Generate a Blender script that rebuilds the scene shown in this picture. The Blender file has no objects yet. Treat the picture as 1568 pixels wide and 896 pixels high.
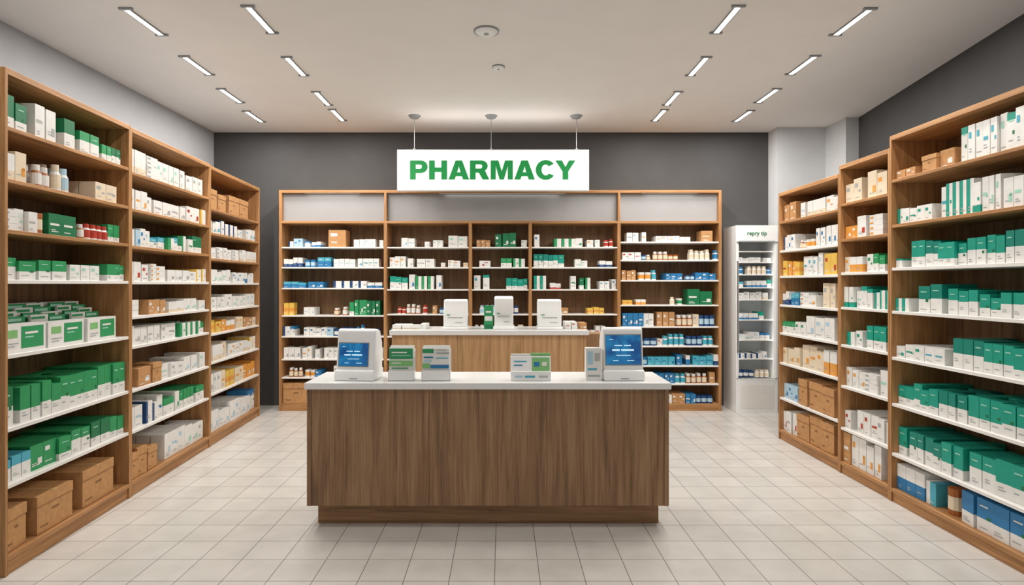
import bpy, bmesh, math, random
from mathutils import Matrix, Vector
S=bpy.context.scene
COL=S.collection
def lin(c):
    c=c/255.0
    return c/12.92 if c<=0.04045 else ((c+0.055)/1.055)**2.4
def L(rgb): return (lin(rgb[0]),lin(rgb[1]),lin(rgb[2]),1)
MATS={}
def newmat(name):
    m=bpy.data.materials.new(name); m.use_nodes=True
    MATS[name]=m
    nt=m.node_tree
    return m,nt,nt.nodes['Principled BSDF']
def paint(name,rgb,rough=.55,var=.06,scale=18,bump=0,emit=0,metal=0,spec=.4):
    m,nt,b=newmat(name)
    n=nt.nodes.new('ShaderNodeTexNoise'); n.inputs['Scale'].default_value=scale; n.inputs['Detail'].default_value=4
    tc=nt.nodes.new('ShaderNodeTexCoord'); nt.links.new(tc.outputs['Object'],n.inputs['Vector'])
    r=nt.nodes.new('ShaderNodeValToRGB'); c=L(rgb)
    r.color_ramp.elements[0].position=.3; r.color_ramp.elements[1].position=.7
    r.color_ramp.elements[0].color=[x*(1-var) for x in c[:3]]+[1]
    r.color_ramp.elements[1].color=[min(1,x*(1+var)) for x in c[:3]]+[1]
    nt.links.new(n.outputs['Fac'],r.inputs['Fac']); nt.links.new(r.outputs['Color'],b.inputs['Base Color'])
    b.inputs['Roughness'].default_value=rough; b.inputs['Metallic'].default_value=metal
    b.inputs['Specular IOR Level'].default_value=spec
    if bump:
        bp=nt.nodes.new('ShaderNodeBump'); bp.inputs['Strength'].default_value=bump; bp.inputs['Distance'].default_value=.002
        nt.links.new(n.outputs['Fac'],bp.inputs['Height']); nt.links.new(bp.outputs['Normal'],b.inputs['Normal'])
    if emit:
        nt.links.new(r.outputs['Color'],b.inputs['Emission Color']); b.inputs['Emission Strength'].default_value=emit
    return m
def wood(name,dark,mid,light,axis='z',rough=.5,fine=1.0):
    m,nt,b=newmat(name)
    tc=nt.nodes.new('ShaderNodeTexCoord')
    mp=nt.nodes.new('ShaderNodeMapping')
    a=1.1; c=22*fine
    mp.inputs['Scale'].default_value={'x':(a,c,c),'y':(c,a,c),'z':(c,c,a)}[axis]
    nt.links.new(tc.outputs['Object'],mp.inputs['Vector'])
    n=nt.nodes.new('ShaderNodeTexNoise'); n.inputs['Scale'].default_value=1.0; n.inputs['Detail'].default_value=7; n.inputs['Roughness'].default_value=.65; n.inputs['Distortion'].default_value=.6
    nt.links.new(mp.outputs['Vector'],n.inputs['Vector'])
    mp2=nt.nodes.new('ShaderNodeMapping'); a=4;c=150
    mp2.inputs['Scale'].default_value={'x':(a,c,c),'y':(c,a,c),'z':(c,c,a)}[axis]
    nt.links.new(tc.outputs['Object'],mp2.inputs['Vector'])
    n2=nt.nodes.new('ShaderNodeTexNoise'); n2.inputs['Scale'].default_value=1.0; n2.inputs['Detail'].default_value=3
    nt.links.new(mp2.outputs['Vector'],n2.inputs['Vector'])
    ad=nt.nodes.new('ShaderNodeMath'); ad.operation='MULTIPLY_ADD'; ad.inputs[1].default_value=.3
    nt.links.new(n2.outputs['Fac'],ad.inputs[0])
    sc=nt.nodes.new('ShaderNodeMath'); sc.operation='MULTIPLY'; sc.inputs[1].default_value=.7
    nt.links.new(n.outputs['Fac'],sc.inputs[0]); nt.links.new(sc.outputs[0],ad.inputs[2])
    r=nt.nodes.new('ShaderNodeValToRGB'); e=r.color_ramp.elements
    e[0].position=.36; e[0].color=L(dark); e[1].position=.64; e[1].color=L(light)
    x=e.new(.5); x.color=L(mid)
    nt.links.new(ad.outputs[0],r.inputs['Fac']); nt.links.new(r.outputs['Color'],b.inputs['Base Color'])
    b.inputs['Roughness'].default_value=rough; b.inputs['Specular IOR Level'].default_value=.35
    bp=nt.nodes.new('ShaderNodeBump'); bp.inputs['Strength'].default_value=.15; bp.inputs['Distance'].default_value=.001
    nt.links.new(ad.outputs[0],bp.inputs['Height']); nt.links.new(bp.outputs['Normal'],b.inputs['Normal'])
    return m
def emis(name,rgb,s):
    m,nt,b=newmat(name); b.inputs['Base Color'].default_value=L(rgb)
    b.inputs['Emission Color'].default_value=L(rgb); b.inputs['Emission Strength'].default_value=s
    return m
# ---------- materials
P=[('white',(230,229,225)),('cream',(226,210,184)),('green',(46,150,92)),('dgreen',(26,116,74)),('lgreen',(130,190,120)),
   ('teal',(24,154,132)),('dteal',(14,130,114)),('blue',(44,120,172)),('dblue',(36,72,120)),('cyan',(76,170,192)),('orange',(226,156,70)),
   ('yellow',(228,188,86)),('red',(180,62,46)),('amber',(162,94,42)),('black',(38,36,36)),('grey',(180,180,178)),('lblue',(176,206,222)),('palegreen',(160,214,194))]
for n,c in P: paint(n,c,rough=.45,var=.05)
paint('kraft',(190,142,93),rough=.8,var=.12,scale=30)
paint('kraft_d',(140,100,62),rough=.8,var=.12,scale=30)
paint('tape',(205,168,116),rough=.3)
paint('ink',(168,171,172),rough=.6)
paint('plastic_white',(240,241,240),rough=.28,var=.012)
paint('plastic_grey',(150,152,154),rough=.35,var=.02)
paint('metal',(175,175,175),rough=.3,metal=.8)
paint('laminate',(232,229,224),rough=.4,var=.02)
paint('quartz',(235,235,234),rough=.2,var=.02,scale=60)
paint('frost',(158,157,157),rough=.55,var=.03,scale=3)
paint('bounce_cover',(130,130,130),rough=.7)
paint('fridge_in',(222,227,227),rough=.4,var=.02)
paint('wall_dark',(75,74,74),rough=.8,var=.05,scale=4,bump=.1)
paint('wall_grey',(170,170,172),rough=.8,var=.03,scale=4,bump=.1)
paint('wall_light',(203,204,205),rough=.8,var=.03,scale=4,bump=.1)
paint('ceil',(237,233,229),rough=.85,var=.015,scale=3,bump=.1)
wood('oak_h',(142,99,60),(174,127,81),(198,150,102),'x')
wood('oak_v',(142,99,60),(174,127,81),(198,150,102),'z')
wood('back_v',(100,73,50),(125,94,66),(145,112,81),'z',rough=.6)
wood('walnut_v',(114,86,61),(149,115,84),(170,135,101),'z')
wood('walnut_h',(126,92,62),(154,117,82),(176,137,98),'x')
wood('blond_v',(160,123,84),(192,152,109),(212,174,130),'z')
emis('lamp',(255,250,240),14)
emis('sign_face',(250,252,250),.56)
emis('sign_green',(10,140,66),.3)
emis('ui_white',(190,225,240),.7)
# screen
m,nt,b=newmat('screen')
tc=nt.nodes.new('ShaderNodeTexCoord'); n=nt.nodes.new('ShaderNodeTexNoise'); n.inputs['Scale'].default_value=7; n.inputs['Distortion'].default_value=1.2
nt.links.new(tc.outputs['Object'],n.inputs['Vector'])
r=nt.nodes.new('ShaderNodeValToRGB'); r.color_ramp.elements[0].position=.35; r.color_ramp.elements[0].color=L((10,70,128)); r.color_ramp.elements[1].position=.7; r.color_ramp.elements[1].color=L((30,134,186))
nt.links.new(n.outputs['Fac'],r.inputs['Fac']); nt.links.new(r.outputs['Color'],b.inputs['Base Color']); nt.links.new(r.outputs['Color'],b.inputs['Emission Color'])
b.inputs['Emission Strength'].default_value=.5; b.inputs['Roughness'].default_value=.2
# floor
m,nt,b=newmat('tile')
tc=nt.nodes.new('ShaderNodeTexCoord'); mp=nt.nodes.new('ShaderNodeMapping')
T=.245
mp.inputs['Location'].default_value=(.045+T*40,-3.41+T*40,0)
nt.links.new(tc.outputs['Object'],mp.inputs['Vector'])
br=nt.nodes.new('ShaderNodeTexBrick'); br.offset=0; br.inputs['Scale'].default_value=1
br.inputs['Brick Width'].default_value=T; br.inputs['Row Height'].default_value=T; br.inputs['Mortar Size'].default_value=.0024; br.inputs['Mortar Smooth'].default_value=.2
br.inputs['Color1'].default_value=L((204,200,194)); br.inputs['Color2'].default_value=L((197,193,187)); br.inputs['Mortar'].default_value=L((122,118,114))
nt.links.new(mp.outputs['Vector'],br.inputs['Vector'])
n=nt.nodes.new('ShaderNodeTexNoise'); n.inputs['Scale'].default_value=5; n.inputs['Detail'].default_value=8
nt.links.new(tc.outputs['Object'],n.inputs['Vector'])
mx=nt.nodes.new('ShaderNodeMix'); mx.data_type='RGBA'; mx.blend_type='MULTIPLY'; mx.inputs[0].default_value=.35
rr=nt.nodes.new('ShaderNodeValToRGB'); rr.color_ramp.elements[0].position=.3; rr.color_ramp.elements[0].color=(.72,.71,.7,1); rr.color_ramp.elements[1].position=.65
nt.links.new(n.outputs['Fac'],rr.inputs['Fac']); nt.links.new(br.outputs['Color'],mx.inputs[6]); nt.links.new(rr.outputs['Color'],mx.inputs[7])
nt.links.new(mx.outputs[2],b.inputs['Base Color'])
b.inputs['Roughness'].default_value=.25; b.inputs['Specular IOR Level'].default_value=.5
bp=nt.nodes.new('ShaderNodeBump'); bp.inputs['Strength'].default_value=.4; bp.inputs['Distance'].default_value=.002; bp.invert=True
nt.links.new(br.outputs['Fac'],bp.inputs['Height']); nt.links.new(bp.outputs['Normal'],b.inputs['Normal'])

# ---------- mesh builder
class MB:
    def __init__(s): s.v=[];s.f=[];s.m=[];s.ms=[]
    def mi(s,n):
        if n not in s.ms: s.ms.append(n)
        return s.ms.index(n)
    def box(s,x0,x1,y0,y1,z0,z1,mat,yaw=0,pivot=None,top=None,front=None):
        b=len(s.v); cs=[(x0,y0,z0),(x1,y0,z0),(x1,y1,z0),(x0,y1,z0),(x0,y0,z1),(x1,y0,z1),(x1,y1,z1),(x0,y1,z1)]
        if yaw:
            px,py=pivot or ((x0+x1)/2,(y0+y1)/2); c,sn=math.cos(yaw),math.sin(yaw)
            cs=[(px+(x-px)*c-(y-py)*sn,py+(x-px)*sn+(y-py)*c,z) for x,y,z in cs]
        s.v+=cs
        F=[(0,3,2,1),(4,5,6,7),(0,1,5,4),(1,2,6,5),(2,3,7,6),(3,0,4,7)]
        k=s.mi(mat)
        for i,f in enumerate(F):
            s.f.append(tuple(b+q for q in f)); kk=k
            if i==1 and top: kk=s.mi(top)
            if i==2 and front: kk=s.mi(front)
            s.m.append(kk)
    def poly(s,pts,mat):
        b=len(s.v); s.v+=list(pts); s.f.append(tuple(range(b,b+len(pts)))); s.m.append(s.mi(mat))
    def fq(s,x0,x1,y,z0,z1,mat,yaw=0,pivot=None):
        cs=[(x0,y,z0),(x1,y,z0),(x1,y,z1),(x0,y,z1)]
        if yaw:
            px,py=pivot; c,sn=math.cos(yaw),math.sin(yaw)
            cs=[(px+(x-px)*c-(yy-py)*sn,py+(x-px)*sn+(yy-py)*c,z) for x,yy,z in cs]
        s.poly(cs,mat)
    def cyl(s,cx,cy,z0,z1,r0,r1,mat,n=12,cap=True):
        b=len(s.v)
        for z,r in ((z0,r0),(z1,r1)):
            for i in range(n):
                a=2*math.pi*i/n; s.v.append((cx+r*math.cos(a),cy+r*math.sin(a),z))
        k=s.mi(mat)
        for i in range(n):
            j=(i+1)%n; s.f.append((b+i,b+j,b+n+j,b+n+i)); s.m.append(k)
        if cap:
            s.f.append(tuple(b+n+i for i in range(n))); s.m.append(k)
            s.f.append(tuple(b+n-1-i for i in range(n))); s.m.append(k)
    def build(s,name,mw=None,parent=None,bevel=0,seg=1):
        me=bpy.data.meshes.new(name); me.from_pydata(s.v,[],s.f)
        for q in s.ms: me.materials.append(MATS[q])
        me.polygons.foreach_set('material_index',s.m); me.update()
        o=bpy.data.objects.new(name,me); COL.objects.link(o)
        if parent: o.parent=parent
        if mw is not None: o.matrix_local=mw
        if bevel:
            md=o.modifiers.new('b','BEVEL'); md.width=bevel; md.segments=seg; md.limit_method='ANGLE'; md.angle_limit=math.radians(40)
        return o
def empty(name,loc,rz=0):
    e=bpy.data.objects.new(name,None); COL.objects.link(e); e.empty_display_size=.1
    e.location=loc; e.rotation_euler=(0,0,rz); return e
def frame(ox,oy,dx,dy,oz=0):
    l=math.hypot(dx,dy); ux,uy=dx/l,dy/l
    return Matrix(((ux,-uy,0,ox),(uy,ux,0,oy),(0,0,1,oz),(0,0,0,1)))
# ---------- room
H=3.6; YB=7.75; YF=-1.6
mb=MB(); mb.box(-4,5,YF,8.2,-.1,0,'tile'); mb.build('floor')
mb=MB(); mb.box(-4,5,YF,8.2,H,H+.1,'ceil'); mb.build('ceiling')
mb=MB(); mb.box(-3.95,4.6,YB,YB+.15,0,H,'wall_dark'); mb.build('wall_back')
mb=MB(); mb.box(-3.95,-3.81,YF,YB,0,H,'wall_grey'); mb.build('wall_left')
s_=(4.275-3.85)/(7.06-4.34)
def xr(y): return 4.275+(y-7.06)*s_
mb=MB()
a=(xr(YF),YF); c=(xr(YB),YB)
mb.v+=[(a[0],a[1],0),(a[0]+.15,a[1],0),(c[0]+.15,c[1],0),(c[0],c[1],0),(a[0],a[1],H),(a[0]+.15,a[1],H),(c[0]+.15,c[1],H),(c[0],c[1],H)]
for f in [(0,3,2,1),(4,5,6,7),(0,1,5,4),(1,2,6,5),(2,3,7,6),(3,0,4,7)]:
    mb.f.append(f); mb.m.append(mb.mi('wall_dark'))
mb.build('wall_right')
mb=MB(); mb.box(3.5,4.125,7.5,YB,0,H,'wall_light'); mb.box(4.12,4.275,7.06,YB,0,H,'wall_light'); mb.build('wall_pilaster')

# ---------- ceiling lights
rows=[(-2.73,4.48),(-2.79,5.37),(-2.88,6.23),(-2.96,7.0),(-1.83,4.44),(-1.90,5.39),(-1.94,6.32),(-1.95,6.94),
      (1.69,4.44),(1.79,5.39),(1.82,6.32),(1.85,6.95),(2.66,4.48),(2.73,5.36),(2.80,6.23),(2.85,6.98)]
added_lights=[(x,y) for y in (3.4,2.1) for x in (-2.7,-1.8,1.7,2.6)]  # unseen fixtures nearer the camera, added to light the foreground
def downlight(x,y,power):
    e=empty('linear_ceiling_light',(x,y,H))
    mb=MB(); w=.02;l=.215;t=.006;d=.014
    mb.box(-w-t,-w,-l,l,-d,0,'plastic_grey'); mb.box(w,w+t,-l,l,-d,0,'plastic_grey')
    mb.box(-w-.03,w+.03,-l-.02,-l,-d,0,'plastic_grey'); mb.box(-w-.03,w+.03,l,l+.02,-d,0,'plastic_grey')
    mb.build('trim',parent=e)
    mb=MB(); mb.box(-w,w,-l,l,-.010,0,'lamp'); mb.build('tube',parent=e)
    la=bpy.data.lights.new('lamp_area','AREA'); la.shape='RECTANGLE'; la.size=.04; la.size_y=.42; la.energy=power; la.color=(1,.963,.92)
    o=bpy.data.objects.new('lamp_area',la); COL.objects.link(o); o.parent=e; o.location=(0,0,-.017)
for x,y in rows: downlight(x,y,16)
for x,y in added_lights: downlight(x,y,8)
def disc(name,x,y,r):
    mb=MB(); mb.cyl(0,0,-.012,0,r,r,'plastic_grey',32); mb.cyl(0,0,-.026,-.012,r*.7,r*.9,'plastic_white',32); mb.cyl(0,0,-.03,-.026,r*.2,r*.2,'plastic_grey',16)
    o=mb.build(name,Matrix.Translation((x,y,H)))
disc('smoke_detector',-.13,4.64,.1); disc('smoke_detector',-.04,5.4,.058)

# ---------- products
def pbox(mb,x,y,z,w,d,h,p,rng,det=True):
    kind,A,B,fr=p
    yaw=rng.uniform(-.03,.03) if rng.random()<.8 else rng.uniform(-.12,.12)
    if w<.03: yaw=0
    k=1-abs(yaw)*.6; x0=x+w*(1-k)/2; x1=x+w-w*(1-k)/2; y1=y+d; pv=((x0+x1)/2,(y+y1)/2)
    W=x1-x0; e=.0012
    if kind=='bottle':
        r=min(w,d)/2*.94; cx=x+w/2; cy=y+r
        mb.cyl(cx,cy,z,z+h*.12,r,r,A,12,False); mb.cyl(cx,cy,z+h*.12,z+h*.62,r*1.01,r*1.01,B,12,False)
        mb.cyl(cx,cy,z+h*.62,z+h*.74,r,r*.7,A,12); mb.cyl(cx,cy,z+h*.74,z+h,r*.72,r*.7,'white' if A!='white' else B,12); return
    if kind=='jar':
        r=min(w,d)/2*.96; cx=x+w/2; cy=y+r
        mb.cyl(cx,cy,z,z+h*.2,r,r,A,12,False); mb.cyl(cx,cy,z+h*.2,z+h*.7,r*1.01,r*1.01,B,12,False); mb.cyl(cx,cy,z+h*.7,z+h*.8,r,r,A,12); mb.cyl(cx,cy,z+h*.8,z+h,r*1.03,r*1.03,A,12); return
    if kind=='stack':
        n=max(2,int(h/.035)); hh=h/n
        for i in range(n):
            yw=yaw+rng.uniform(-.04,.04)
            mb.box(x0+.003,x1-.003,y+.002,y1-.002,z+i*hh,z+(i+1)*hh-.001,A,yw,pv)
            mb.fq(x0+W*.06,x0+W*fr*.6,y+.0015-.001,z+i*hh+hh*.3,z+(i+1)*hh-hh*.35,B,yw,pv)
        return
    if kind=='crate':
        mb.box(x0,x1,y,y1,z,z+h,'kraft',yaw,pv)
        mb.box(x0-.003,x1+.003,y-.003,y1+.003,z+h*.74,z+h+.003,'kraft',yaw,pv)
        mb.fq(x0-.003,x1+.003,y-.0042,z+h*.735,z+h*.75,'kraft_d',yaw,pv)
        mb.fq(x0+W*.4,x0+W*.6,y-.001,z+h*.5,z+h*.57,'kraft_d',yaw,pv)
        mb.fq(x0+W*.08,x0+W*.3,y-.001,z+h*.15,z+h*.2,'kraft_d',yaw,pv)
        mb.fq(x0,x1,y-.001,z+h*.0,z+h*.02,'kraft_d',yaw,pv)
        mb.box(x0+W*.44,x1-W*.44,y-.0035,y1+.0035,z+h,z+h+.0045,'tape',yaw,pv); return
    if kind=='tray':
        # display carton: solid front tray, leaflets rising behind
        hf=h*.58
        mb.box(x0,x1,y,y+d*.3,z,z+hf,'white',yaw,pv)
        mb.box(x0,x1,y+d*.3,y1,z,z+hf*.9,'white',yaw,pv)
        mb.box(x0,x1,y1-.004,y1,z+hf*.9,z+h,'white',yaw,pv)
        n=4
        for i in range(n):
            yy=y+d*(.36+.6*i/n)
            for s in range(2):
                xa=x0+.012+(W-.02)*s/2; xb=xa+(W-.04)/2; hz=z+h*(.74+.24*i/(n-1)+rng.uniform(-.04,.02))
                mb.box(xa,xb,yy,yy+d*.05,z+hf*.9,hz,A if (i+s)%2 else 'white',yaw,pv)
                mb.fq(xa+.004,xb-.03,yy-.001,hz-h*.1,hz-h*.04,'palegreen' if (i+s)%2 else A,yaw,pv)
        mb.fq(x0+W*.42,x0+W*.94,y-e,z+hf*.12,z+hf*.9,A,yaw,pv); mb.fq(x0+W*.08,x0+W*.34,y-e,z+hf*.52,z+hf*.8,'lgreen',yaw,pv)
        mb.fq(x0+W*.08,x0+W*.36,y-e,z+hf*.3,z+hf*.34,'ink',yaw,pv); mb.fq(x0+W*.08,x0+W*.28,y-e,z+hf*.2,z+hf*.24,'ink',yaw,pv)
        mb.fq(x0+W*.5,x0+W*.8,y-2*e,z+hf*.62,z+hf*.7,'white',yaw,pv); mb.fq(x0+W*.5,x0+W*.7,y-2*e,z+hf*.48,z+hf*.53,'palegreen',yaw,pv); return
    if kind in('cap','base'):
        zc=z+h*fr; lo,hi=(A,B) if kind=='cap' else (B,A)
        mb.box(x0,x1,y,y1,z,zc,lo,yaw,pv); mb.box(x0,x1,y,y1,zc,z+h,hi,yaw,pv)
    elif kind=='band':
        mb.box(x0,x1,y,y1,z,z+h*.3,A,yaw,pv); mb.box(x0,x1,y,y1,z+h*.3,z+h*(.3+fr),B,yaw,pv); mb.box(x0,x1,y,y1,z+h*(.3+fr),z+h,A,yaw,pv)
    elif kind=='side':
        xc=x0+W*fr; mb.box(x0,xc,y,y1,z,z+h,B,yaw,pv); mb.box(xc,x1,y,y1,z,z+h,A,yaw,pv)
    else:
        mb.box(x0,x1,y,y1,z,z+h,A,yaw,pv)
        if det:
            q=rng.random()
            if q<.5: mb.fq(x0+W*.12,x0+W*.5,y-e,z+h*.62,z+h*.8,B,yaw,pv)
            elif q<.8: mb.fq(x0+W*.55,x0+W*.88,y-e,z+h*.2,z+h*.45,B,yaw,pv)
            else: mb.fq(x0+W*.1,x0+W*.75,y-e,z+h*.45,z+h*.55,B,yaw,pv)
    if det:
        ic='ink' if A in('white','cream','lblue','grey') else 'white'
        q=rng.random(); z1=z+h*rng.choice((.1,.16,.22)); a=rng.uniform(.1,.2)
        mb.fq(x0+W*a,x0+W*rng.uniform(.45,.8),y-e*.8,z1,z1+h*.035,ic,yaw,pv)
        if q<.5: mb.fq(x0+W*a,x0+W*.5,y-e*.8,z1+h*.08,z1+h*.11,ic,yaw,pv)
        if kind=='cap' and q>.35: mb.fq(x0+W*.2,x0+W*.72,y-1.5*e,z+h*.76,z+h*.8,'palegreen' if B in('green','dgreen','teal','dteal') else 'white',yaw,pv)
        if q>.7: mb.fq(x0+W*.62,x0+W*.86,y-e,z+h*.4,z+h*.5,B if kind!='cap' else 'dgreen',yaw,pv)
ST={
'GW':[('cap','white','green',.45),('cap','white','green',.6),('plain','white','green',0),('cap','white','dgreen',.35),('side','white','green',.4),('plain','white','green',0)],
'G':[('cap','white','green',.42),('cap','white','green',.35),('cap','white','dgreen',.5)],
'GG':[('plain','green','white',0),('plain','dgreen','white',0),('cap','white','green',.3)],
'TE':[('cap','white','teal',.38),('cap','white','dteal',.5),('cap','white','teal',.3),('cap','white','teal',.55)],
'WT':[('plain','white','teal',0),('side','white','teal',.35),('base','white','teal',.25),('cap','white','teal',.8),('side','white','teal',.5),('plain','white','cyan',0),('plain','white','palegreen',0)],
'W':[('plain','white','ink',0),('plain','white','lblue',0),('stack','white','ink',.6),('base','white','cream',.3),('plain','white','palegreen',0),('plain','white','grey',.2),('plain','white','orange',.2)],
'WO':[('plain','white','orange',0),('base','white','cream',.35),('plain','cream','orange',0),('side','white','yellow',.3),('stack','white','orange',.5),('plain','white','red',0),('plain','white','ink',0)],
'O':[('base','white','orange',.5),('plain','orange','white',0),('plain','yellow','red',0),('plain','cream','orange',0),('band','yellow','orange',.3)],
'B':[('plain','white','blue',0),('base','white','blue',.4),('cap','white','blue',.7),('plain','lblue','blue',0),('side','white','dblue',.3),('plain','white','cyan',0),('plain','white','lblue',0)],
'BB':[('plain','blue','white',0),('cap','blue','cyan',.6),('jar','blue','lblue',0),('base','white','blue',.6),('plain','cyan','blue',0),('base','white','dblue',.4)],
'BW':[('base','white','blue',.5),('cap','white','blue',.4),('band','blue','white',.35),('plain','blue','lblue',0),('side','cyan','white',.4)],
'BG':[('plain','white','blue',0),('cap','white','cyan',.6),('cap','white','teal',.5),('side','white','green',.5),('base','white','blue',.3)],
'AM':[('bottle','amber','white',0),('bottle','amber','cream',0),('jar','amber','cream',0),('bottle','white','red',0)],
'AJ':[('jar','amber','cream',0)],
'BT':[('bottle','white','blue',0),('bottle','white','lblue',0),('jar','white','green',0),('jar','dblue','white',0),('bottle','white','cream',0)],
'MIX':[('jar','dblue','lblue',0),('bottle','amber','cream',0),('plain','white','red',0),('plain','cream','ink',0),('bottle','white','cyan',0),('plain','kraft','white',0),('jar','white','orange',0),('plain','blue','white',0),('plain','white','ink',0)],
'K':[('crate','kraft','kraft',0)],
'KS':[('plain','kraft','cream',0),('plain','kraft','white',0),('crate','kraft','kraft',0)],
'KW':[('plain','kraft','white',0),('plain','cream','ink',0),('plain','white','orange',0),('stack','white','kraft',.5)],
'R':[('plain','white','red',0),('base','white','red',.3),('plain','cream','red',0),('plain','white','ink',0),('plain','red','white',0)],
'TR':[('tray','green','white',0)],
}
def fill(mb,u0,u1,z,style,h,w,rng,rows=3,vd=.36,v0=.02,gap=.25,det=True,dd=None):
    u=u0; prods=ST[style]; last=None
    if style in('TE','G'): gap=.06
    while u<u1-w[0]:
        p=rng.choice(prods)
        if p==last: p=rng.choice(prods)
        last=p
        ww=min(rng.uniform(*w),u1-u); hh=rng.uniform(*h)
        if p[0]=='bottle': ww=min(ww,.065)
        if p[0]=='jar' and style!='AJ': ww=min(ww,.08); hh*=.8
        if p[0]=='stack': ww=min(ww*1.6,u1-u)
        d=dd or min(rng.uniform(.08,.13),vd/rows-.006)
        if p[0] in('bottle','jar'): d=ww
        jv=rng.uniform(0,.03)
        if p[0]=='crate': d=min(vd-.02,ww*1.1); jv*=.3
        if p[0]=='tray': d=.3
        n=rng.randint(1,4) if p[0] not in('stack','crate') else 1
        for i in range(n):
            if u+ww>u1+.001: break
            h2=hh*(1 if rng.random()<.75 else rng.uniform(.82,1))
            for r in range(rows):
                y=v0+jv+r*(d+.006)+rng.uniform(0,.005)
                if y+d>v0+vd+.02: break
                if r and rng.random()<.08: continue
                pbox(mb,u,y,z,ww,d,h2,p,rng,det and r==0)
            u+=ww+.004
        if rng.random()<gap: u+=rng.uniform(.01,.05)
# ---------- side shelving units
def unit(name,fr,w,d,Ht,shelves,deck=.11,t=.02,st=.022):
    mb=MB(); g=.0007
    mb.box(g,t,0,d,0,Ht,'oak_v'); mb.box(w-t,w-g,0,d,0,Ht,'oak_v')
    mb.box(t,w-t,0,d,Ht-.035,Ht,'oak_h')
    mb.box(t,w-t,.02,d-.002,Ht,Ht+.003,'bounce_cover')  # unseen grey cover, added to keep oak-tinted bounce off the ceiling
    mb.box(t,w-t,d-.015,d,.0,Ht-.035,'back_v')
    mb.box(t,w-t,.012,d-.015,0,deck-.03,'oak_h'); mb.box(t,w-t,-.0,d-.015,deck-.03,deck,'oak_h')
    for z,m in shelves:
        mb.box(t,w-t,.004,d-.015,z-st,z,m)
    return mb.build(name,fr,bevel=.0015)
def row_unit(fr,w,Ht,levels,specs,seed,d=.42,whites=3):
    rng=random.Random(seed)
    sh=[(z,'oak_h' if i<whites else 'laminate') for i,z in enumerate(levels[:-1])]
    unit('wooden_shelving_unit',fr,w,d,Ht,sh,deck=levels[-1])
    mb=MB()
    for z,segs in zip(levels,specs):
        for sg in segs:
            a,b,style,h,ww=sg[:5]; rows=sg[5] if len(sg)>5 else 3
            fill(mb,.026+a*(w-.052),.026+b*(w-.052),z+.0005,style,h,ww,rng,rows,vd=d-.06)
    mb.build('medicine_boxes',fr)
dx,dy=-.25,3.96; LL=math.hypot(dx,dy)
def LF(y):
    t=(y-3.2)/3.96; return frame(-2.71+dx*t,y,dx,dy)
k_=LL/3.96
row_unit(LF(3.2),1.2*k_,2.785,[2.467,2.18,1.90,1.623,1.21,.806,.495,.11],[
 [(0,.2,'GW',(.17,.19),(.07,.09)),(.2,.42,'W',(.18,.2),(.08,.09)),(.43,.58,'G',(.18,.2),(.09,.1)),(.58,.76,'GW',(.14,.18),(.09,.1)),(.77,1,'G',(.11,.12),(.05,.06))],
 [(0,.2,'WO',(.16,.18),(.07,.09)),(.24,.38,'AM',(.13,.15),(.06,.065)),(.38,.55,'BT',(.13,.17),(.08,.1)),(.7,1,'KW',(.12,.14),(.11,.14))],
 [(0,.22,'W',(.11,.13),(.06,.08)),(.22,.3,'AJ',(.14,.15),(.08,.08)),(.31,.56,'GG',(.13,.15),(.1,.14)),(.57,.84,'AM',(.1,.13),(.05,.06)),(.85,1,'GG',(.12,.13),(.06,.08))],
 [(0,.5,'GW',(.11,.14),(.11,.15)),(.5,.8,'W',(.09,.13),(.09,.13)),(.81,1,'G',(.11,.12),(.06,.08))],
 [(0,.99,'TR',(.26,.28),(.36,.38),1)],
 [(0,1,'G',(.2,.22),(.07,.085),4)],
 [(0,.2,'BG',(.13,.15),(.06,.08)),(.2,.5,'GG',(.13,.16),(.09,.11)),(.5,.85,'GW',(.14,.18),(.09,.11)),(.85,1,'GG',(.15,.16),(.07,.09))],
 [(0.0,.17,'K',(.22,.23),(.17,.18),1),(.22,.5,'K',(.22,.23),(.3,.31),1),(.58,.9,'K',(.22,.24),(.33,.35),1)]],11)
row_unit(LF(4.4),1.37*k_,2.775,[2.446,2.17,1.89,1.62,1.355,1.13,.80,.49,.11],[
 [(0,.68,'W',(.16,.21),(.07,.11)),(.7,.98,'W',(.15,.17),(.09,.12))],
 [(0,.3,'WO',(.14,.17),(.07,.09)),(.3,1,'WO',(.12,.15),(.1,.14))],
 [(0,.25,'B',(.13,.15),(.06,.08)),(.25,.6,'BG',(.1,.13),(.08,.12)),(.6,1,'GW',(.13,.16),(.07,.1))],
 [(0,.3,'WO',(.14,.16),(.08,.1)),(.3,1,'WO',(.1,.13),(.09,.13))],
 [(0,.2,'WO',(.12,.13),(.1,.12)),(.22,.45,'KW',(.1,.12),(.08,.1)),(.45,1,'W',(.08,.11),(.12,.16))],
 [(0,.6,'W',(.12,.15),(.08,.12)),(.6,1,'GW',(.1,.13),(.07,.1))],
 [(0,.1,'R',(.09,.1),(.06,.08)),(.1,.36,'KS',(.14,.16),(.14,.18)),(.38,1,'W',(.12,.15),(.1,.13))],
 [(0,.4,'B',(.14,.19),(.08,.12)),(.4,1,'GW',(.13,.17),(.06,.09))],
 [(0,.2,'K',(.2,.24),(.12,.13),2),(.2,.42,'K',(.2,.22),(.14,.15),2),(.42,1,'W',(.16,.25),(.09,.14))]],12)
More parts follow.
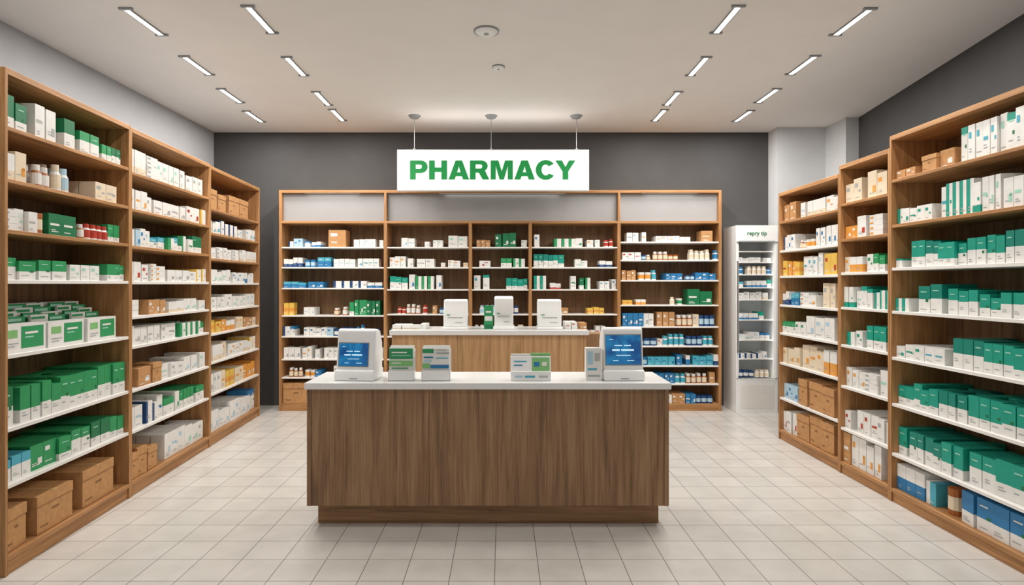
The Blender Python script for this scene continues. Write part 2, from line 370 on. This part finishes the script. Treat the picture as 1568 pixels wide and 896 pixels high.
row_unit(LF(5.77),1.388*k_,2.765,[2.35,2.11,1.856,1.613,1.344,1.106,.824,.51,.11],[
 [(0,.35,'K',(.17,.2),(.2,.22),1),(.37,.95,'K',(.19,.22),(.24,.3),1)],
 [(0,.6,'B',(.12,.16),(.08,.12)),(.6,1,'B',(.1,.13),(.06,.1))],
 [(0,1,'W',(.1,.14),(.09,.13))],
 [(0,.5,'W',(.12,.14),(.08,.12)),(.5,1,'B',(.11,.14),(.07,.1))],
 [(0,1,'W',(.11,.15),(.09,.12))],
 [(0,.7,'O',(.1,.13),(.09,.13)),(.7,1,'KW',(.1,.12),(.08,.1))],
 [(0,.4,'WO',(.15,.18),(.09,.12)),(.4,1,'WO',(.12,.15),(.08,.12))],
 [(0,.3,'WO',(.14,.2),(.09,.1)),(.3,1,'O',(.16,.2),(.1,.13))],
 [(0,1,'B',(.2,.26),(.1,.14))]],13)
XR=2.86
def RF(y): return frame(XR,y,0,-1)
row_unit(RF(6.10),1.10,2.54,[2.24,1.944,1.683,1.389,1.10,.794,.433,.10],[
 [(0,.3,'KS',(.17,.2),(.1,.14)),(.32,1,'W',(.14,.17),(.1,.14))],
 [(0,.3,'B',(.15,.18),(.07,.09)),(.3,.6,'MIX',(.08,.14),(.06,.09)),(.6,1,'BG',(.17,.2),(.06,.08))],
 [(0,.35,'O',(.13,.16),(.07,.1)),(.37,.75,'B',(.18,.22),(.07,.09)),(.75,1,'O',(.16,.2),(.08,.1))],
 [(0,.3,'BB',(.12,.15),(.06,.09)),(.3,.7,'KW',(.1,.13),(.1,.14)),(.7,1,'KW',(.2,.23),(.1,.12))],
 [(0,.45,'GW',(.1,.14),(.08,.12)),(.45,1,'B',(.16,.22),(.12,.16))],
 [(0,.35,'WO',(.14,.18),(.08,.12)),(.35,1,'O',(.2,.24),(.1,.13))],
 [(0,.3,'B',(.13,.16),(.07,.1)),(.32,1,'K',(.22,.26),(.16,.22),1)],
 [(0,.3,'MIX',(.18,.22),(.08,.1)),(.3,1,'K',(.24,.27),(.18,.24),1)]],21,whites=1)
row_unit(RF(5.0),.652,2.605,[2.277,1.977,1.697,1.407,1.09,.745,.39,.10],[
 [(0,.5,'KW',(.17,.2),(.1,.13)),(.5,1,'WO',(.2,.22),(.1,.13))],
 [(0,.3,'O',(.09,.12),(.07,.09)),(.3,1,'WO',(.14,.2),(.1,.12))],
 [(0,.5,'O',(.1,.13),(.07,.09)),(.5,1,'GW',(.12,.16),(.06,.08))],
 [(0,1,'WT',(.12,.18),(.06,.08))],
 [(0,.5,'WT',(.1,.14),(.07,.09)),(.5,1,'TE',(.16,.2),(.06,.08))],
 [(0,1,'W',(.15,.22),(.08,.11))],
 [(0,.25,'WO',(.14,.18),(.07,.09)),(.25,.7,'R',(.16,.19),(.08,.1)),(.7,1,'W',(.14,.18),(.07,.09))],
 [(0,1,'KW',(.18,.26),(.09,.12))]],22,whites=2)
row_unit(RF(4.348),1.45,2.69,[2.335+.03,2.035,1.72,1.404,1.065,.725,.36,.10],[
 [(0,.2,'KS',(.06,.08),(.08,.1),2),(.2,.4,'KS',(.1,.12),(.12,.14),2),(.42,1,'WT',(.2,.23),(.05,.06))],
 [(0,.3,'WT',(.1,.16),(.06,.075)),(.3,.66,'WT',(.2,.23),(.045,.06)),(.66,1,'WT',(.14,.18),(.055,.07))],
 [(0,.08,'WT',(.07,.08),(.06,.07)),(.1,1,'TE',(.15,.19),(.055,.075))],
 [(0,.14,'WT',(.08,.1),(.06,.07)),(.15,.35,'TE',(.17,.21),(.1,.11)),(.35,1,'TE',(.12,.17),(.06,.08))],
 [(0,.38,'WT',(.1,.13),(.07,.1)),(.38,1,'TE',(.17,.2),(.06,.08))],
 [(0,.12,'TE',(.12,.14),(.07,.08)),(.12,1,'TE',(.16,.19),(.07,.09),4)],
 [(0,.45,'TE',(.19,.22),(.07,.09),4),(.47,1,'TE',(.17,.22),(.08,.11),4)],
 [(0,.3,'BW',(.17,.2),(.08,.1)),(.32,.41,'AJ',(.17,.18),(.1,.1)),(.43,1,'BW',(.17,.2),(.09,.12))]],23,whites=2)

# ---------- back shelving
YS=7.4; kx=YS/900
def bx(px): return (px-427)*kx
def bz(py): return 1.6-(py-435)*kx
BF=frame((427-770)*kx,YS,1,0)
W=bx(1105); d=.34; top=bz(291)
mb=MB(); t=.035
mb.box(0,t,0,d,0,top,'oak_v'); mb.box(W-t,W,0,d,0,top,'oak_v'); mb.box(t,W-t,0,d,top-.035,top,'oak_h')
mb.box(t,W-t,0,d,bz(342),bz(338.5),'oak_h')
mb.box(t,W-t,d-.012,d,0,top-.035,'back_v')
mb.box(t,W-t,.01,d-.012,0,.09,'oak_h')
for px in [590,720,812,948]:
    mb.box(bx(px)-.02,bx(px)+.02,0,d,.09,bz(342),'oak_v')
    if px in(590,948): mb.box(bx(px)-.015,bx(px)+.015,0,.1,bz(338.5),top-.035,'oak_v')
mb.box(t,W-t,.06,.07,bz(338.5),top-.035,'frost')
bays=[(427,590,[378,409,441,483,515,550,578]),(590,720,[378,409,443,481,515,550,580]),(720,812,[378,409,443,481,515,550,580]),
      (812,948,[378,409,443,481,515,550,580]),(948,1105,[370,398,429,467,500,530,560,588])]
for a,b_,ys in bays:
    for yy in ys: mb.box(bx(a)+.02,bx(b_)-.02,.005,d-.012,bz(yy)-.018,bz(yy),'laminate')
mb.build('pharmacy_display_shelving',BF,bevel=.001)
rng=random.Random(5)
A_=(.05,.085)
spec=[
 [[(.05,.4,'B',(.05,.12),A_),(.45,.63,'KS',(.2,.22),(.22,.23)),(.7,1,'W',(.07,.1),A_)],
  [(0,.5,'BB',(.09,.13),A_),(.5,1,'B',(.07,.13),A_)],
  [(0,.45,'BB',(.06,.11),(.07,.1)),(.5,1,'B',(.05,.09),(.08,.12))],
  [(0,.13,'O',(.15,.18),(.06,.09)),(.2,.35,'W',(.09,.11),A_),(.5,.66,'AM',(.08,.12),A_),(.66,1,'GG',(.16,.2),(.05,.06))],
  [(.0,.14,'B',(.12,.15),A_),(.2,.5,'B',(.1,.12),A_),(.5,1,'BT',(.1,.15),A_)],
  [(0,1,'W',(.12,.17),(.05,.08))],
  [(.05,.4,'MIX',(.07,.12),A_),(.5,.9,'W',(.1,.14),A_)],
  [(.0,.3,'K',(.24,.26),(.3,.34),1),(.4,.9,'B',(.1,.15),A_)]],
 [[(.15,.4,'W',(.09,.13),(.07,.1)),(.45,.7,'W',(.06,.1),A_),(.75,1,'WT',(.14,.18),(.1,.13))],
  [(0,.3,'W',(.1,.14),A_),(.35,.6,'W',(.1,.13),(.1,.12)),(.65,1,'WO',(.06,.12),A_)],
  [(0,.25,'TE',(.16,.19),A_),(.25,.7,'BG',(.15,.19),(.06,.08))],
  [(.1,.5,'AM',(.08,.13),A_),(.55,.9,'MIX',(.08,.11),A_)],
  [(0,1,'MIX',(.08,.14),A_)],[(0,1,'W',(.08,.14),A_)],[(0,1,'B',(.08,.14),A_)],[(0,1,'MIX',(.1,.14),A_)]],
 [[(.05,.35,'KW',(.07,.1),A_),(.4,.85,'GG',(.16,.19),(.07,.09)),(.88,1,'W',(.08,.1),A_)],
  [(.1,.4,'MIX',(.08,.12),A_),(.5,.95,'GW',(.1,.14),A_)],
  [(0,.3,'WT',(.14,.18),A_),(.6,1,'TE',(.08,.14),(.05,.07))],
  [(.1,.9,'BT',(.08,.13),A_)],
  [(0,1,'MIX',(.08,.14),A_)],[(0,1,'W',(.08,.14),A_)],[(0,1,'B',(.08,.14),A_)],[(0,1,'MIX',(.1,.14),A_)]],
 [[(.0,.12,'B',(.15,.18),A_),(.25,.6,'GW',(.1,.14),(.06,.09)),(.65,.8,'W',(.08,.1),A_),(.85,1,'AM',(.08,.1),A_)],
  [(0,.4,'TE',(.14,.17),A_),(.5,.7,'W',(.09,.11),A_),(.8,1,'BB',(.08,.14),A_)],
  [(0,.2,'WT',(.15,.17),A_),(.2,.35,'R',(.08,.1),A_),(.45,.7,'GW',(.13,.17),A_),(.8,1,'B',(.1,.18),A_)],
  [(.3,.5,'KW',(.08,.12),(.1,.14)),(.65,.9,'O',(.07,.1),A_)],
  [(0,1,'MIX',(.08,.14),A_)],[(0,1,'W',(.08,.14),A_)],[(0,1,'B',(.08,.14),A_)],[(0,1,'MIX',(.1,.14),A_)]],
 [[(.05,.25,'W',(.06,.14),A_),(.35,.75,'W',(.06,.1),(.06,.1)),(.82,1,'KS',(.13,.17),(.13,.15))],
  [(0,.3,'MIX',(.06,.11),A_),(.32,.6,'AM',(.06,.11),A_),(.7,1,'BT',(.12,.15),A_)],
  [(0,.4,'MIX',(.1,.13),A_),(.45,1,'MIX',(.08,.12),A_)],
  [(0,.25,'O',(.05,.07),A_),(.5,.68,'BT',(.08,.13),A_),(.68,.98,'GG',(.18,.2),(.12,.2))],
  [(0,1,'MIX',(.14,.18),(.06,.08))],
  [(0,1,'MIX',(.1,.15),A_)],[(0,1,'BB',(.1,.15),A_)],[(0,1,'MIX',(.1,.14),A_)],[(0,1,'MIX',(.08,.12),A_)]]]
for (a,b_,ys),sp in zip(bays,spec):
    mb=MB(); x0=bx(a)+.045;x1=bx(b_)-.03
    for zz,segs in zip([bz(q) for q in ys]+[.09],sp):
        for s0,s1,stl,h,w in [q[:5] for q in segs]:
            fill(mb,x0+s0*(x1-x0),x0+s1*(x1-x0),zz+.0005,stl,h,w,rng,2,vd=.27,gap=.5)
    mb.build('bottles_and_cartons',BF)
# header concealed strip lights
for px,ln in ((508,.7),(769,1.6),(1027,.7)):
    e=empty('shelf_header_light',((px-770)*kx,YS+.035,top-.036))
    mb=MB(); mb.box(-ln/2,ln/2,-.01,.01,-.006,0,'plastic_white'); mb.build('housing',parent=e)
    la=bpy.data.lights.new('strip','AREA'); la.shape='RECTANGLE'; la.size=ln*.9; la.size_y=.018; la.energy=.18*ln; la.color=(1,.98,.95)
    o=bpy.data.objects.new('strip',la); COL.objects.link(o); o.parent=e; o.location=(0,0,-.008)

# ---------- sign
sc=6.95/900; SX=(755-770)*sc; SZ=1.6+(435-260.5)*sc
e=empty('pharmacy_sign',(SX,6.95,SZ))
w=294*sc/2; h=63*sc/2
mb=MB(); mb.box(-w,w,0,.07,-h,h,'plastic_white'); mb.build('housing',parent=e,bevel=.004,seg=2)
mb=MB(); mb.box(-w+.012,w-.012,-.003,.002,-h+.012,h-.012,'sign_face'); mb.build('face',parent=e)
mb=MB(); mb.box(-w+.1,w-.1,.02,.05,h,h+.008,'plastic_grey'); mb.build('added_uplight_strip',parent=e)  # concealed lamp strip added to brighten the ceiling above the sign
la=bpy.data.lights.new('added_uplight','AREA'); la.shape='RECTANGLE'; la.size=2*w-.3; la.size_y=.02; la.energy=3.5; la.color=(1,.97,.94)
o=bpy.data.objects.new('added_uplight',la); COL.objects.link(o); o.parent=e; o.location=(0,.035,h+.011); o.rotation_euler=(math.pi,0,0)
def arc(cx,cy,rx,ry,a0,a1,n=14):
    return [(cx+rx*math.cos(math.radians(a0+(a1-a0)*i/n)),cy+ry*math.sin(math.radians(a0+(a1-a0)*i/n))) for i in range(n+1)]
G={
'P':(.84,[[(0,0),(0,1)]+arc(.52,.67,.32,.33,90,-90)+[(.27,.34),(.27,0)],[(.27,.55),(.27,.79)]+arc(.46,.67,.11,.12,90,-90)]),
'H':(.86,[[(0,0),(0,1),(.27,1),(.27,.63),(.59,.63),(.59,1),(.86,1),(.86,0),(.59,0),(.59,.4),(.27,.4),(.27,0)]]),
'A':(.98,[[(0,0),(.335,1),(.645,1),(.98,0),(.69,0),(.64,.17),(.34,.17),(.29,0)],[(.405,.37),(.575,.37),(.49,.7)]]),
'R':(.92,[[(0,0),(0,1)]+arc(.54,.71,.31,.29,90,-55)+[(.92,0),(.61,0),(.42,.36),(.27,.36),(.27,0)],[(.27,.57),(.27,.8)]+arc(.49,.685,.1,.115,90,-90)]),
'M':(1.06,[[(0,0),(0,1),(.37,1),(.53,.42),(.69,1),(1.06,1),(1.06,0),(.82,0),(.82,.72),(.635,0),(.425,0),(.24,.72),(.24,0)]]),
'C':(.9,[arc(.48,.5,.48,.52,38,325,30)+arc(.48,.5,.2,.29,318,42,24)]),
'Y':(.96,[[(0,1),(.31,1),(.48,.65),(.65,1),(.96,1),(.615,.42),(.615,0),(.345,0),(.345,.42)]])}
cu=bpy.data.curves.new('lettering','CURVE'); cu.dimensions='2D'; cu.fill_mode='BOTH'; cu.extrude=.004
word='PHARMACY'; gap=.075; tot=sum(G[c][0] for c in word)+gap*7-.06
ky=29*sc; kxs=254*sc/tot; x=0
for i,c in enumerate(word):
    gw,spl=G[c]
    for pts in spl:
        sp=cu.splines.new('POLY'); sp.points.add(len(pts)-1); sp.use_cyclic_u=True
        for q,(px,py) in zip(sp.points,pts): q.co=((x+px)*kxs,py*ky,0,1)
    x+=gw+gap-(.03 if c in 'AC' else 0)
cu.materials.append(MATS['sign_green'])
o=bpy.data.objects.new('lettering',cu); COL.objects.link(o); o.parent=e; o.rotation_euler=(math.pi/2,0,0); o.location=(-254*sc/2,-.009,-ky/2)
mb=MB()
for px in (634,752,883):
    X=(px-770)*sc-SX
    mb.cyl(X,.035,h,H-SZ,.004,.004,'metal',8); mb.cyl(X,.035,H-SZ-.03,H-SZ,.05,.075,'plastic_grey',20); mb.cyl(X,.035,h,h+.02,.015,.012,'metal',12)
mb.build('suspension_rods',parent=e)

# ---------- service counter (front)
e=empty('service_counter',(0,0,0))
x0,x1=-1.283,1.087; yf,yb=3.85,4.30
mb=MB()
mb.box(x0,x0+.03,yf-.004,yb,.146,.912,'walnut_v'); mb.box(x1-.03,x1,yf-.004,yb,.146,.912,'walnut_v')
N=3; seg=(x1-x0-.06)/N
for i in range(N): mb.box(x0+.03+i*seg+.0008,x0+.03+(i+1)*seg-.0008,yf,yf+.02,.146,.912,'walnut_v')
mb.box(x0+.03,x1-.03,yf+.012,yf+.025,.15,.90,'back_v')
mb.box(x0+.03,x1-.03,yf+.025,yb-.02,.146,.17,'walnut_h')
for i in range(4):
    s4=(x1-x0-.06)/4; mb.box(x0+.03+i*s4+.002,x0+.03+(i+1)*s4-.002,yb-.02,yb,.15,.90,'walnut_v')
mb.build('cabinet',parent=e,bevel=.0012)
mb=MB(); mb.box(-1.235,1.04,3.93,4.24,0,.146,'walnut_h'); mb.build('plinth',parent=e)
mb=MB(); mb.box(x0-.012,x1+.012,yf-.022,yb+.02,.912,.955,'quartz'); mb.build('countertop',parent=e,bevel=.004,seg=2)
# ---------- dispensing counter (rear)
e=empty('dispensing_counter',(0,0,0))
sx=5.5/900; a0=(596-770)*sx; a1=(902-770)*sx
mb=MB()
mb.box(a0+.02,a0+.05,5.52,6.0,.0,1.12,'blond_v'); mb.box(a1-.05,a1-.02,5.52,6.0,0,1.12,'blond_v')
for i in range(3):
    s3=(a1-a0-.1)/3; mb.box(a0+.05+i*s3+.001,a0+.05+(i+1)*s3-.001,5.52,5.54,.08,1.12,'blond_v')
mb.box(a0+.05,a1-.05,5.56,6.0,0,1.10,'walnut_v')
mb.box(a1-.02,a1+.24,5.75,6.0,0,1.11,'walnut_v')
mb.build('cabinet',parent=e,bevel=.001)
mb=MB(); mb.box(a0,a1,5.5,6.03,1.12,1.166,'quartz'); mb.build('countertop',parent=e,bevel=.004,seg=2)

# ---------- devices
def prof(name,pts,w,mat,parent,bevel=.012,seg=3,x=0):
    mb=MB(); n=len(pts)
    mb.v=[(x-w/2,y,z) for y,z in pts]+[(x+w/2,y,z) for y,z in pts]
    mb.f=[tuple(range(n)),tuple(range(2*n-1,n-1,-1))]+[((i+1)%n,i,n+i,n+(i+1)%n) for i in range(n)]
    mb.m=[mb.mi(mat)]*len(mb.f)
    o=mb.build(name,parent=parent,bevel=bevel,seg=seg)
    bm=bmesh.new(); bm.from_mesh(o.data); bmesh.ops.recalc_face_normals(bm,faces=bm.faces); bm.to_mesh(o.data); bm.free()
    for p in o.data.polygons: p.use_smooth=True
    o.modifiers['b'].harden_normals=True
    return o
def tilt_quad(mb,p0,p1,s0,s1,xa,xb,off,mat):
    (ya,za),(yb_,zb)=p0,p1; l=math.hypot(yb_-ya,zb-za); ny,nz=-(zb-za)/l,(yb_-ya)/l
    def pt(s): return (ya+(yb_-ya)*s+ny*off, za+(zb-za)*s+nz*off)
    q0,q1=pt(s0),pt(s1)
    mb.poly([(xa,*q0),(xb,*q0),(xb,*q1),(xa,*q1)],mat)
def kiosk(loc,rz,w,h,sxa,sxb,sza,szb):
    e=empty('touchscreen_terminal',loc,rz)
    p0=(.035,.075); p1=(.065,h-.01)
    prof('body',[(.035,.02),p0,p1,(.085,h),(.15,h-.01),(.2,h-.1),(.2,.02)],w,'plastic_white',e,.014)
    prof('base',[(0,0),(0,.03),(.02,.07),(.21,.07),(.21,0)],w*1.02,'plastic_white',e,.01)
    f=lambda z:(z-p0[1])/(p1[1]-p0[1])
    mb=MB(); tilt_quad(mb,p0,p1,f(sza-.006),f(szb+.006),sxa-.006,sxb+.006,.0015,'plastic_grey')
    tilt_quad(mb,p0,p1,f(sza),f(szb),sxa,sxb,.003,'screen')
    H_=szb-sza; W_=sxb-sxa
    for s,aa,bb,th in ((.63,.25,.47,.035),(.63,.52,.72,.035),(.46,.18,.40,.06),(.46,.44,.8,.06),(.3,.3,.7,.02),(.84,.1,.22,.02),(.12,.2,.35,.02),(.12,.6,.8,.02)):
        tilt_quad(mb,p0,p1,f(sza+H_*s),f(sza+H_*(s+th)),sxa+W_*aa,sxa+W_*bb,.004,'ui_white')
    mb.build('screen',parent=e)
    mb=MB(); mb.box(-w*.1,w*.1,-.0012,.0,.013,.019,'plastic_grey')
    mb.build('card_slot',parent=e)
sc9=3.9/900
kiosk(((541-770)*sc9,3.9,.9555),-.12,.27,.342,-.115,.085,.095,.245)
kiosk(((957-770)*sc9,3.9,.9555),.03,.27,.352,-.118,.118,.105,.30)
def leaflet_stand(px0,px1,ptop,cols,name='leaflet_stand'):
    w=(px1-px0)*sc9; h=(585-ptop)*sc9
    e=empty(name,((px0+px1)/2*sc9-770*sc9,3.905,.9555))
    mb=MB(); mb.box(-w/2,w/2,0,.003,0,h*.3,'plastic_white'); mb.box(-w/2,w/2,0,.09,0,.004,'plastic_white')
    mb.box(-w/2,-w/2+.003,0,.09,0,h*.3,'plastic_white'); mb.box(w/2-.003,w/2,0,.09,0,h*.3,'plastic_white')
    mb.box(-w/2,w/2,.087,.09,0,h*.9,'plastic_white'); mb.build('holder',parent=e,bevel=.001)
    mb=MB()
    for i in range(4):
        y=.012+i*.018; mb.box(-w/2+.005,w/2-.005,y,y+.012,.005,h*(.94+.02*i),'white')
    y=.0105; W_=w-.012; X=-w/2+.006
    for i,(a,b_,c,d_,m) in enumerate(cols): mb.fq(X+W_*a,X+W_*b_,y-.0003*(i+1),h*c,h*d_,m)
    mb.build('leaflets',parent=e)
leaflet_stand(594,633,532,[(0,1,.63,.94,'green'),(0,1,.42,.58,'lgreen'),(.1,.75,.8,.84,'white'),(.1,.9,.72,.74,'palegreen'),(.1,.5,.5,.53,'white'),(.1,.8,.35,.38,'green')])
leaflet_stand(645,689,532,[(0,.42,.8,.92,'green'),(.5,1,.78,.82,'ink'),(.05,.4,.66,.7,'blue'),(.5,.95,.64,.67,'cyan'),(.3,.98,.36,.46,'blue'),(0,.28,.36,.5,'lgreen'),(.5,.9,.87,.9,'grey'),(.05,.35,.55,.6,'lblue')])
e=empty('leaflet_stand',((813-770)*sc9,3.905,.9555)); w=62*sc9; h=41*sc9
prof('holder',[(0,0),(0,h*.35),(.02,h*.35),(.05,h*.9),(.09,h*.9),(.09,0)],w,'plastic_white',e,.003,2)
mb=MB()
mb.box(-w/2+.002,-.002,.055,.075,h*.85,h*.97,'white'); mb.box(.002,w/2-.002,.055,.075,h*.85,h,'lgreen')
p0=(.02,h*.35);p1=(.05,h*.9)
for a,b_,c,d_,m in ((-.42,-.1,.6,.68,'cyan'),(-.42,-.2,.35,.42,'blue'),(.03,.47,.0,.9,'lgreen'),(.08,.22,.3,.6,'blue'),(.28,.4,.35,.6,'white')):
    tilt_quad(mb,p0,p1,c,d_,w*a,w*b_,.001+(.001 if m in('blue','white') else 0),m)
for a,b_,m in ((-.4,-.2,'lblue'),(-.15,.1,'cyan'),(.2,.42,'grey')): mb.fq(w*a,w*b_,-.001,h*.12,h*.2,m)
mb.build('leaflets',parent=e)
e=empty('medicine_carton',((910-770)*sc9,3.92,.9555)); mb=MB(); w=24*sc9;h=50*sc9
mb.box(-w/2,w/2,0,.07,0,h,'white'); mb.fq(-w*.4,-w*.05,-.001,h*.5,h*.9,'lblue'); mb.fq(w*.05,w*.4,-.001,h*.6,h*.85,'grey'); mb.fq(-w*.4,w*.2,-.001,h*.32,h*.38,'cyan'); mb.fq(-w*.4,w*.4,-.001,h*.12,h*.18,'ink')
mb.build('carton',parent=e)
s5=5.62/900
def printer(px0,px1,ptop,waist=False):
    w=(px1-px0)*s5; h=(502-ptop)*s5+.01
    e=empty('label_printer',(((px0+px1)/2-770)*s5,5.62,1.1665))
    if waist:
        prof('body',[(.01,0),(.01,h*.45),(0,h*.5),(0,h*.93),(.03,h),(.17,h),(.2,h*.9),(.2,0)],w,'plastic_white',e,.012)
        prof('foot',[(-.01,0),(-.01,h*.08),(.21,h*.08),(.21,0)],w*1.12,'plastic_white',e,.006)
    else:
        prof('body',[(0,.02),(0,h*.55),(.02,h*.7),(.03,h*.96),(.05,h),(.19,h),(.22,h*.9),(.22,.02)],w,'plastic_white',e,.012)
        prof('foot',[(-.015,0),(-.015,.022),(.22,.022),(.22,0)],w*1.08,'plastic_white',e,.006)
    mb=MB(); yy=-.0015
    mb.box(-w*.32,w*.32,yy,.004,h*.38,h*.40,'plastic_grey')
    mb.box(-w*.0,w*.32,yy-.001,.004,h*.22,h*.24,'ink'); mb.box(-w*.36,-w*.22,yy-.001,.004,h*.47,h*.5,'green')
    mb.build('slots',parent=e)
printer(679,715,458); printer(757,786,453,True); printer(824,860,458)
e=empty('medicine_carton',((748-770)*s5,5.66,1.1665)); mb=MB(); w=14*s5;h=36*s5
mb.box(-w/2,w/2,0,.06,0,h,'green'); mb.fq(-w*.4,w*.4,-.001,h*.35,h*.55,'white'); mb.fq(-w*.3,w*.3,-.001,h*.7,h*.78,'white'); mb.fq(-w*.4,w*.4,-.001,.005,h*.2,'dgreen'); mb.build('carton',parent=e)
mb=MB(); rng=random.Random(9)
fill(mb,(600-770)*s5,(662-770)*s5,1.1665,'W',(.03,.07),(.06,.1),rng,2,vd=.25,v0=5.62)
mb.build('stacked_cartons')
mb=MB()
fill(mb,(866-770)*s5,(899-770)*s5,1.1665,'MIX',(.05,.08),(.05,.07),rng,2,vd=.25,v0=5.62)
mb.build('pill_jars')
# ---------- fridge
sf=7.31/900; fx0=(1127-770)*sf; fx1=(1191-770)*sf; fw=fx1-fx0; ft=2.33
e=empty('display_fridge',(fx0,7.31,0))
mb=MB(); D=.42; t=.03
def fz(py): return 1.6-(py-435)*sf
mb.box(0,t,0,D,0,ft,'plastic_white'); mb.box(fw-t,fw,0,D,0,ft,'plastic_white'); mb.box(t,fw-t,D-.02,D,0,ft,'fridge_in')
mb.box(t,fw-t,0,D-.02,fz(369),ft,'plastic_white'); mb.box(t,fw-t,0,D-.02,0,fz(581),'plastic_white')
mb.box(t+.02,fw-t-.02,-.002,0,fz(626),fz(590),'laminate')
mb.box(.004,fw-.004,-.012,0,fz(371),fz(370),'plastic_grey'); mb.box(.004,fw-.004,-.006,0,fz(580),fz(579),'plastic_grey')
lv=[384,401,420,440,459,490,521,550]
for py in lv: mb.box(t,fw-t,.06,D-.02,fz(py)-.014,fz(py),'laminate')
mb.box(.008,.02,-.03,-.015,fz(540),fz(400),'metal'); mb.box(.008,.02,-.015,0,fz(402),fz(400),'metal'); mb.box(.008,.02,-.015,0,fz(540),fz(538),'metal')
mb.build('cabinet',parent=e,bevel=.0015)
cu=bpy.data.curves.new('label','FONT'); cu.body='repry tip'; cu.size=.07; cu.align_x='CENTER'; cu.offset=.001; cu.extrude=.001; cu.materials.append(MATS['dgreen'])
o=bpy.data.objects.new('label',cu); COL.objects.link(o); o.parent=e; o.rotation_euler=(math.pi/2,0,0); o.location=(fw*.5,-.002,fz(360))
rng=random.Random(31); mb=MB()
for i,py in enumerate(lv[2:]+[579.5]):
    fill(mb,t+.04,fw-t-.01,fz(py)+.0005,['BT','BG','W','BG','B','B','BT'][i],(.06,.1),(.05,.07),rng,2,vd=.26,v0=.07,gap=.6)
fill(mb,t+.02,fw-t-.01,fz(401),'W',(.05,.06),(.06,.09),rng,1,vd=.26,v0=.07,gap=.6)
mb.build('refrigerated_medicines',parent=e)
for xx in (t+.006,fw-t-.006):  # LED strips added at both sides to brighten the fridge interior
    mb=MB(); mb.box(xx-.005,xx+.005,.01,.03,fz(575),fz(375),'plastic_white'); mb.build('added_led_strip',parent=e)
    la=bpy.data.lights.new('added_fridge_lamp','AREA'); la.shape='RECTANGLE'; la.size=.01; la.size_y=1.6; la.energy=.3; la.color=(.93,.98,1)
    o=bpy.data.objects.new('added_fridge_lamp',la); COL.objects.link(o); o.parent=e; o.location=(xx+(.007 if xx<.1 else -.007),.033,fz(475)); o.rotation_euler=(math.radians(90),0,math.radians(-30 if xx<.1 else 30))

# ---------- world, camera
wd=bpy.data.worlds.new('world'); S.world=wd; wd.use_nodes=True
wd.node_tree.nodes['Background'].inputs[0].default_value=(1,.98,.955,1); wd.node_tree.nodes['Background'].inputs[1].default_value=.5
cam=bpy.data.cameras.new('camera'); co=bpy.data.objects.new('camera',cam); COL.objects.link(co); S.camera=co
co.location=(0,0,1.6); co.rotation_euler=(math.pi/2,0,0)
cam.sensor_width=36; cam.lens=900/1568*36; cam.shift_x=14/1568; cam.shift_y=-13/1568; cam.clip_start=.05
S.view_settings.view_transform='Standard'
S.view_settings.exposure=-.02
